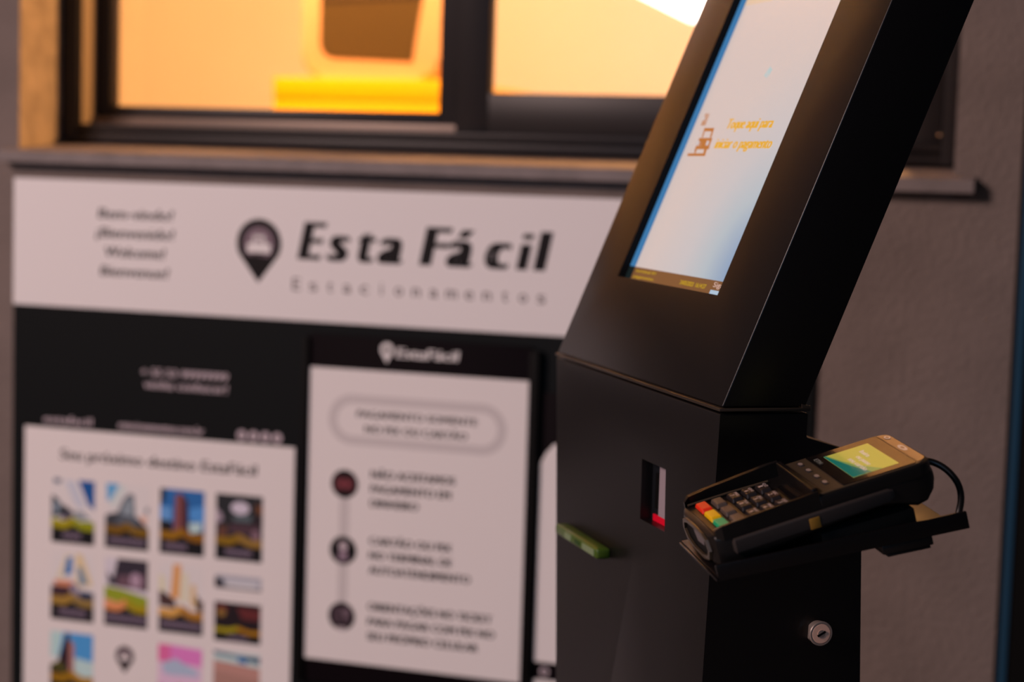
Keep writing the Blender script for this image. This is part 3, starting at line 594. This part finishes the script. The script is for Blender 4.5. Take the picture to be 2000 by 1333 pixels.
# ------------------------------------------------------------------ card terminal frame: l along its length, w to its right, n up
TO = Vector((-0.32790, -1.35328, 1.14257))
TLv = Vector((0.83801416, 0.45844734, 0.29590253)); TW = Vector((0.50293079, -0.8593104, -0.09298521)); TN = TW.cross(TLv) * 1.0
TN = Vector((-0.2116433, -0.22674142, 0.95068157))
TM = Matrix(((TLv.x, -TW.x, TN.x, TO.x), (TLv.y, -TW.y, TN.y, TO.y), (TLv.z, -TW.z, TN.z, TO.z), (0, 0, 0, 1))) @ Matrix.Scale(KSC, 4)
KI = ks.matrix_basis.inverted() @ TM
def T(l, w_, n): return (l, -w_, n)
def TK(l, w_, n): return tuple(KI @ Vector((l, -w_, n)))               # terminal coordinates -> kiosk coordinates

# holder tray bolted to the kiosk
tr = empty('terminal_tray', (0, 0, 0)); tr.parent = ks; tr['label'] = 'black metal tray and arm holding the card terminal'
def nt_(l): return -0.0231 - 0.1006 * l
def nbm(l): return -0.0348 - 0.106 * l
def hexl(name, l0, l1, w0, w1, top, bot, m, parent, tf, bev=0.0006):
    P = [tf(l0, w0, bot(l0)), tf(l1, w0, bot(l1)), tf(l1, w1, bot(l1)), tf(l0, w1, bot(l0)), tf(l0, w0, top(l0)), tf(l1, w0, top(l1)), tf(l1, w1, top(l1)), tf(l0, w1, top(l0))]
    bm = bmesh.new(); bm_hex(bm, P, bev, 2); return bm_obj(name, bm, m, parent, True)
hexl('tray_plate', -.0077, .1640, .0005, .0835, lambda l: nbm(l) + .0030, nbm, M_PAINT, tr, TK)
hexl('tray_flange', -.0077, .1722, .0835, .0862, nt_, nbm, M_PAINT, tr, TK)
hexl('tray_flange', -.0095, -.0077, .0005, .0862, lambda l: nbm(l) + .0022, nbm, M_PAINT, tr, TK)
hexl('riser', .0700, .1380, .003, .0800, lambda l: -.0262 - .055 * max(0, l - .09), lambda l: nbm(l) + .0032, M_PAINT_IN, tr, TK, .0004)  # black block widened to stop reflected light under the terminal
# arm from under the tray to the column
hexl('arm_block', .1080, .1450, .020, .0855, lambda l: nbm(l) + .0002, lambda l: -.0415 - .106 * l, M_PLASTIC, tr, TK, .0012)
hexl('arm_block_foot', .1110, .1425, .0205, .0850, lambda l: -.0415 - .106 * l, lambda l: -.0435 - .106 * l, M_PLASTIC, tr, TK, .0006)
q0 = TK(.1265, .02, nbm(.1265) - .004)
box('arm', (q0[0] - .018, q0[1] - .003, q0[2] - .005), (q0[0] + .018, .012, q0[2] + .004), M_PAINT, tr, .001)

# ------------------------------------------------------------------ the card terminal itself
te = empty('card_terminal', M=TM, label='black card payment terminal with keypad and small colour display, in the kiosk tray', cat='card terminal')
def rsec(l, w0, w1, n0, n1, r=.004, k=4):
    return [T(l, u, v) for u, v in rrect(w0, w1, n0, n1, r, k)]
body = loft('housing', [rsec(-.0040, .010, .070, -.0270, -.0085), rsec(-.0015, .004, .076, -.0300, -.0065), rsec(.004, .001, .079, -.0300, -.0060), rsec(.03, 0, .080, -.0280, -.0060),
      rsec(.08, 0, .080, -.0240, -.0055), rsec(.115, 0, .080, -.0215, -.0055), rsec(.128, 0, .080, -.0240, -.0055), rsec(.142, .0005, .0795, -.0292, -.0055), rsec(.150, .001, .079, -.0280, -.0055),
      rsec(.1560, .003, .077, -.0225, -.0055), rsec(.1592, .007, .073, -.0180, -.0075)], M_PLASTIC, te)
# rear upper half that carries the display
def plan(l0, l1, w0, w1, r0, r1, n, k=6):
    P = []
    for (cl, cw, r, a) in ((l1 - r1, w1 - r1, r1, 0), (l0 + r0, w1 - r0, r0, 90), (l0 + r0, w0 + r0, r0, 180), (l1 - r1, w0 + r1, r1, 270)):
        P += [T(cl + r * math.cos(math.radians(a + 90 * i / k)), cw + r * math.sin(math.radians(a + 90 * i / k)), n) for i in range(k + 1)]
    return P
dh = loft('display_housing', [plan(.074, .1590, 0, .080, .002, .012, -.0085), plan(.0735, .1592, -.0003, .0803, .002, .0120, -.0040), plan(.0737, .1585, .0005, .0795, .002, .0115, -.0008), plan(.0745, .1570, .0020, .0780, .002, .0105, .0003)], M_PLASTIC, te)
loft('edge_bead', [plan(.0760, .1572, .0018, .0782, .002, .0106, .0002), plan(.0766, .1566, .0024, .0776, .002, .0100, .0008)], mat('bead_plastic', (0.06, 0.042, 0.025), 0.3), dh)  # lighter bead colour stands in for the rim highlight
gl = loft('cover_glass', [plan(.0938, .1480, .0035, .0765, .001, .002, .0003), plan(.0938, .1480, .0035, .0765, .001, .002, .0013)], M_PLASTIC_G, te)
loft('rear_band', [plan(.1487, .1562, .0045, .0755, .0008, .0070, .0003), plan(.1487, .1562, .0045, .0755, .0008, .0070, .0012)], mat('warm_reflection_band', (0.22, 0.115, 0.05), 0.32, spec=0.8, coat=0.6), te)  # window's orange reflection is put into the band's base colour
def td(l, w_, h): return T(l, w_, .0013 + h)
def tdT(u, v, h): return T(v, u, .0013 + h)
def eg(name, c, k): return mat(name, (0.01, 0.01, 0.01), 0.12, emit=srgb(*c), estr=k)
disp = poly('display', [(eg('display_yellow', (160, 148, 60), 1.0), [(.1042, .0130), (.1042, .0690), (.1382, .0690), (.1382, .0130)]),
      (eg('display_olive', (104, 128, 66), 1.0), [(.1042, .0130), (.1065, .0130), (.1100, .0300), (.1150, .0480), (.1260, .0690), (.1042, .0690)]),
      (eg('display_teal', (8, 92, 82), 1.0), [(.1042, .0130), (.1050, .0130), (.1085, .0300), (.1120, .0480), (.1180, .0690), (.1042, .0690)])], td, te, .0001)
disp['label'] = 'lit yellow and teal display'
lettering('display_lettering', [('Insira', .0250, .0400, .1265, .0040, 0, .0006), ('ou passe', .0330, .0560, .1205, .0040, 0, .0006), ('seu cartão', .0330, .0640, .1145, .0040, 0, .0006)], eg('display_white', (186, 160, 150), 1.0), tdT, disp, .0006)
lettering('glass_lettering', [('ETH', .0130, .0245, .0965, .0034, 0, .0005)], eg('glass_print', (88, 78, 72), 1.0), tdT, gl, .0004)
poly('band_marks', [(mat('pale_print', (0.75, 0.62, 0.5), 0.4), disc_pts(.1525, .0420, .0022, .0075, 18)), (MATS['warm_reflection_band'], disc_pts(.1525, .0420, .0011, .0028, 14)),
                    (mat('pale_print', None), disc_pts(.1530, .0140, .0020, .0040, 18)), (MATS['warm_reflection_band'], disc_pts(.1530, .0140, .0011, .0022, 14))], lambda l, w_, h: T(l, w_, .0012 + h), te, .0001)
sk_b = box('soft_key', (-.002, -.0045, 0), (.002, .0045, .0012), M_GREYPL, te, .0008)
sk_b.location = T(.0866, .0125, .0002)
SKM = sk_b.data
def soft_mark(o): poly('key_mark', [(mat('soft_key_print', (0.26, 0.20, 0.17), 0.5), disc_pts(0, 0, .0016, .0030, 14))], lambda l, w_, h: (l, -w_, .0012 + h), o, .0001)
soft_mark(sk_b)
for i, wv in enumerate((.0285, .0445, .0600)):
    o = bpy.data.objects.new('soft_key', SKM); COL.objects.link(o); o.parent = te; o.location = T(.0866, wv, .0002); soft_mark(o)
# keypad: plate, surround, keys
kp = loft('keypad_plate', [plan(.0005, .0745, .006, .074, .004, .002, -.0085), plan(.0005, .0745, .006, .074, .004, .002, -.0058)], M_PLASTIC, te)
bm = bmesh.new()
def rim(pts):   # list of (l, w_out, w_in, top, bottom)
    prev = None
    for l, wo, wi, tp, bt in pts:
        r = [bm.verts.new(T(l, wo, bt)), bm.verts.new(T(l, wo, tp)), bm.verts.new(T(l, wi, tp - .0004)), bm.verts.new(T(l, wi, bt))]
        if prev:
            for k in range(4): bm.faces.new([prev[k], prev[(k + 1) % 4], r[(k + 1) % 4], r[k]])
        else: bm.faces.new(r)
        prev = r
    bm.faces.new(prev)
rim([(-.0005, .004, .0066, -.0022, -.010), (.004, .0008, .0045, .0005, -.010), (.02, 0, .0035, .0020, -.010), (.066, 0, .0035, .0052, -.010), (.0735, .0005, .0035, .0052, -.010)])
rim([(-.0005, .076, .0734, -.0022, -.010), (.004, .0792, .0755, .0002, -.010), (.02, .08, .0765, .0014, -.010), (.066, .08, .0765, .0032, -.010), (.0745, .08, .0765, .0036, -.010)])
bm_box(bm, T(.0715, .0765, -.010), T(.0755, .0035, .0050), .0008)
ksr = bm_obj('privacy_shield', bm, M_PLASTIC, te)
ksr['label'] = 'raised black surround of the keypad'
tube('keypad_bead', [T(.001, .0085, -.0045), T(.03, .0090, -.0042), T(.0610, .0108, -.0042)], .0009, mat('bead_plastic', None), te, 8)
def key_mesh(name, lw, ww, hh, m):
    bm = bmesh.new()
    b, t_ = .5, .40
    P = [(-lw * b, -ww * b, 0), (lw * b, -ww * b, 0), (lw * b, ww * b, 0), (-lw * b, ww * b, 0), (-lw * t_, -ww * t_, hh), (lw * t_, -ww * t_, hh), (lw * t_, ww * t_, hh), (-lw * t_, ww * t_, hh)]
    bm_hex(bm, P, .0008, 2)
    bmesh.ops.recalc_face_normals(bm, faces=bm.faces)
    me = bpy.data.meshes.new(name); bm.to_mesh(me); bm.free(); me.materials.append(m); return me
def add_key(me, l, w_, label=None, txt=None, sub=None):
    o = bpy.data.objects.new('key', me); COL.objects.link(o); o.parent = te; o.location = T(l, w_, -.0058)
    if label: o['label'] = label
    if txt:
        def pl(u, v, h): return (v, -u, .0034 + h)
        L = [(txt, -.0012, .0012, -.0032, .0034, 0, .0004)]
        if sub: L.append((sub, -.0040, .0040, .0008, .0022, 0, .0002))
        lettering('key_lettering', L, mat('key_print', (0.55, 0.46, 0.44), 0.5), pl, o, .0002)
    return o
KW, KLn, KH = .0175, .0088, .0034
for wv, c, nm in ((.0225, (0.85, 0.035, 0.008), 'red cancel key'), (.0430, (0.85, 0.50, 0.0), 'yellow clear key'), (.0625, (0.015, 0.40, 0.16), 'green enter key')):
    add_key(key_mesh('key', KLn, .0192, KH, mat(nm.split()[0] + '_key_plastic', c, 0.4)), .0090, wv, nm)
GK = key_mesh('key', KLn, .0165, KH, mat('grey_key_plastic', (0.085, 0.062, 0.050), 0.45))
BK = key_mesh('key', KLn, .0165, KH, mat('black_key_plastic', (0.016, 0.012, 0.012), 0.4))
for wv in (.0225, .0430, .0625): add_key(GK, .0203, wv, 'plain grey key')
for row, lv in (('789', .0323), ('456', .0430), ('123', .0538)):
    for ch, wv in zip(row, (.0215, .0420, .0622)): add_key(BK, lv, wv, None, ch, {'7': 'PRS', '8': 'TUV', '9': 'WXY', '4': 'GHI', '5': 'JKL', '6': 'MNO', '1': 'QZ', '2': 'ABC', '3': 'DEF'}[ch])
WK = loft('wide_key', [plan(.0610, .0690, .0270, .0600, .003, .003, -.006), plan(.0615, .0686, .0276, .0594, .003, .003, -.0035)], M_PLASTIC_G, te)
# front mouth for chip cards
bm = bmesh.new()
outer = [(.013, -.0105), (.022, -.0078), (.040, -.0070), (.058, -.0078), (.067, -.0105), (.071, -.018), (.066, -.0255), (.052, -.0290), (.028, -.0290), (.014, -.0255), (.009, -.018)]
inner = [(.016, -.0125), (.024, -.0105), (.040, -.0098), (.056, -.0105), (.064, -.0125), (.067, -.018), (.062, -.0235), (.050, -.0262), (.030, -.0262), (.018, -.0235), (.013, -.018)]
A = [bm.verts.new(T(-.0042, *q)) for q in outer]; Bv = [bm.verts.new(T(-.0060, .04 + (q[0] - .04) * .97, q[1])) for q in outer]
Cv = [bm.verts.new(T(-.0060, *q)) for q in inner]; Dv = [bm.verts.new(T(-.0043, *q)) for q in inner]
n = len(outer)
for P_, Q_ in ((A, Bv), (Bv, Cv), (Cv, Dv)):
    for i in range(n): bm.faces.new([P_[i], P_[(i + 1) % n], Q_[(i + 1) % n], Q_[i]])
cm = bm_obj('card_mouth', bm, mat('brown_black_plastic', (0.05, 0.034, 0.018), 0.35), te, True)
pyd('card_slot', [T(-.0044, *q) for q in inner], [list(range(n))], M_BLACK, cm)
pyd('highlight_patch', [T(-.0047, .034, -.0125), T(-.0047, .058, -.0118), T(-.0047, .055, -.0185), T(-.0047, .040, -.0195)], [[0, 1, 2, 3]], mat('grey_violet_highlight', (0.10, 0.08, 0.085), 0.35), cm)  # purple-grey highlight inside the mouth, painted as a flat quad
# side strip and its brass mark
def strip_sec(l, n0, n1, o=.0): return [T(l, u, v) for u, v in rrect(.0790, .0830 - o, n0, n1, .0018, 4)]
st = loft('side_strip', [strip_sec(.0085, -.0190, -.0120, .0015), strip_sec(.0100, -.0210, -.0098), strip_sec(.06, -.0205, -.0094), strip_sec(.122, -.0190, -.0093), strip_sec(.1260, -.0175, -.0110, .0015)], M_GREYPL, te)
st['label'] = 'dark grey rubber side strip'
gm = hexl('brass_mark', .0630, .0705, .0820, .0836, lambda l: -.0122, lambda l: -.0200, mat('brass', (0.55, 0.30, 0.05), 0.35, metal=0.6), te, T, .0004)
# cable looping out of the rear
ctrl = [Vector(T(.1570, .045, -.0105)), Vector(T(.1660, .046, -.0120)), Vector(T(.1730, .050, -.0160)), Vector(T(.1775, .056, -.0220)), Vector(T(.1790, .063, -.0290)), Vector(T(.1765, .070, -.0360)), Vector(T(.1710, .0755, -.0430)), Vector(T(.1655, .0780, -.0500))]
pts = []
for i in range(len(ctrl) - 1):
    p0, p1, p2_, p3 = ctrl[max(0, i - 1)], ctrl[i], ctrl[i + 1], ctrl[min(len(ctrl) - 1, i + 2)]
    for k in range(5):
        t = k / 5; pts.append(0.5 * ((2 * p1) + (p2_ - p0) * t + (2 * p0 - 5 * p1 + 4 * p2_ - p3) * t * t + (3 * p1 - p0 - 3 * p2_ + p3) * t ** 3))
pts.append(ctrl[-1])
tube('cable', pts, .0024, M_PLASTIC, te)
tube('cable_collar', [T(.1575, .045, -.0105), T(.1625, .0455, -.0112)], .0034, M_PLASTIC, te)
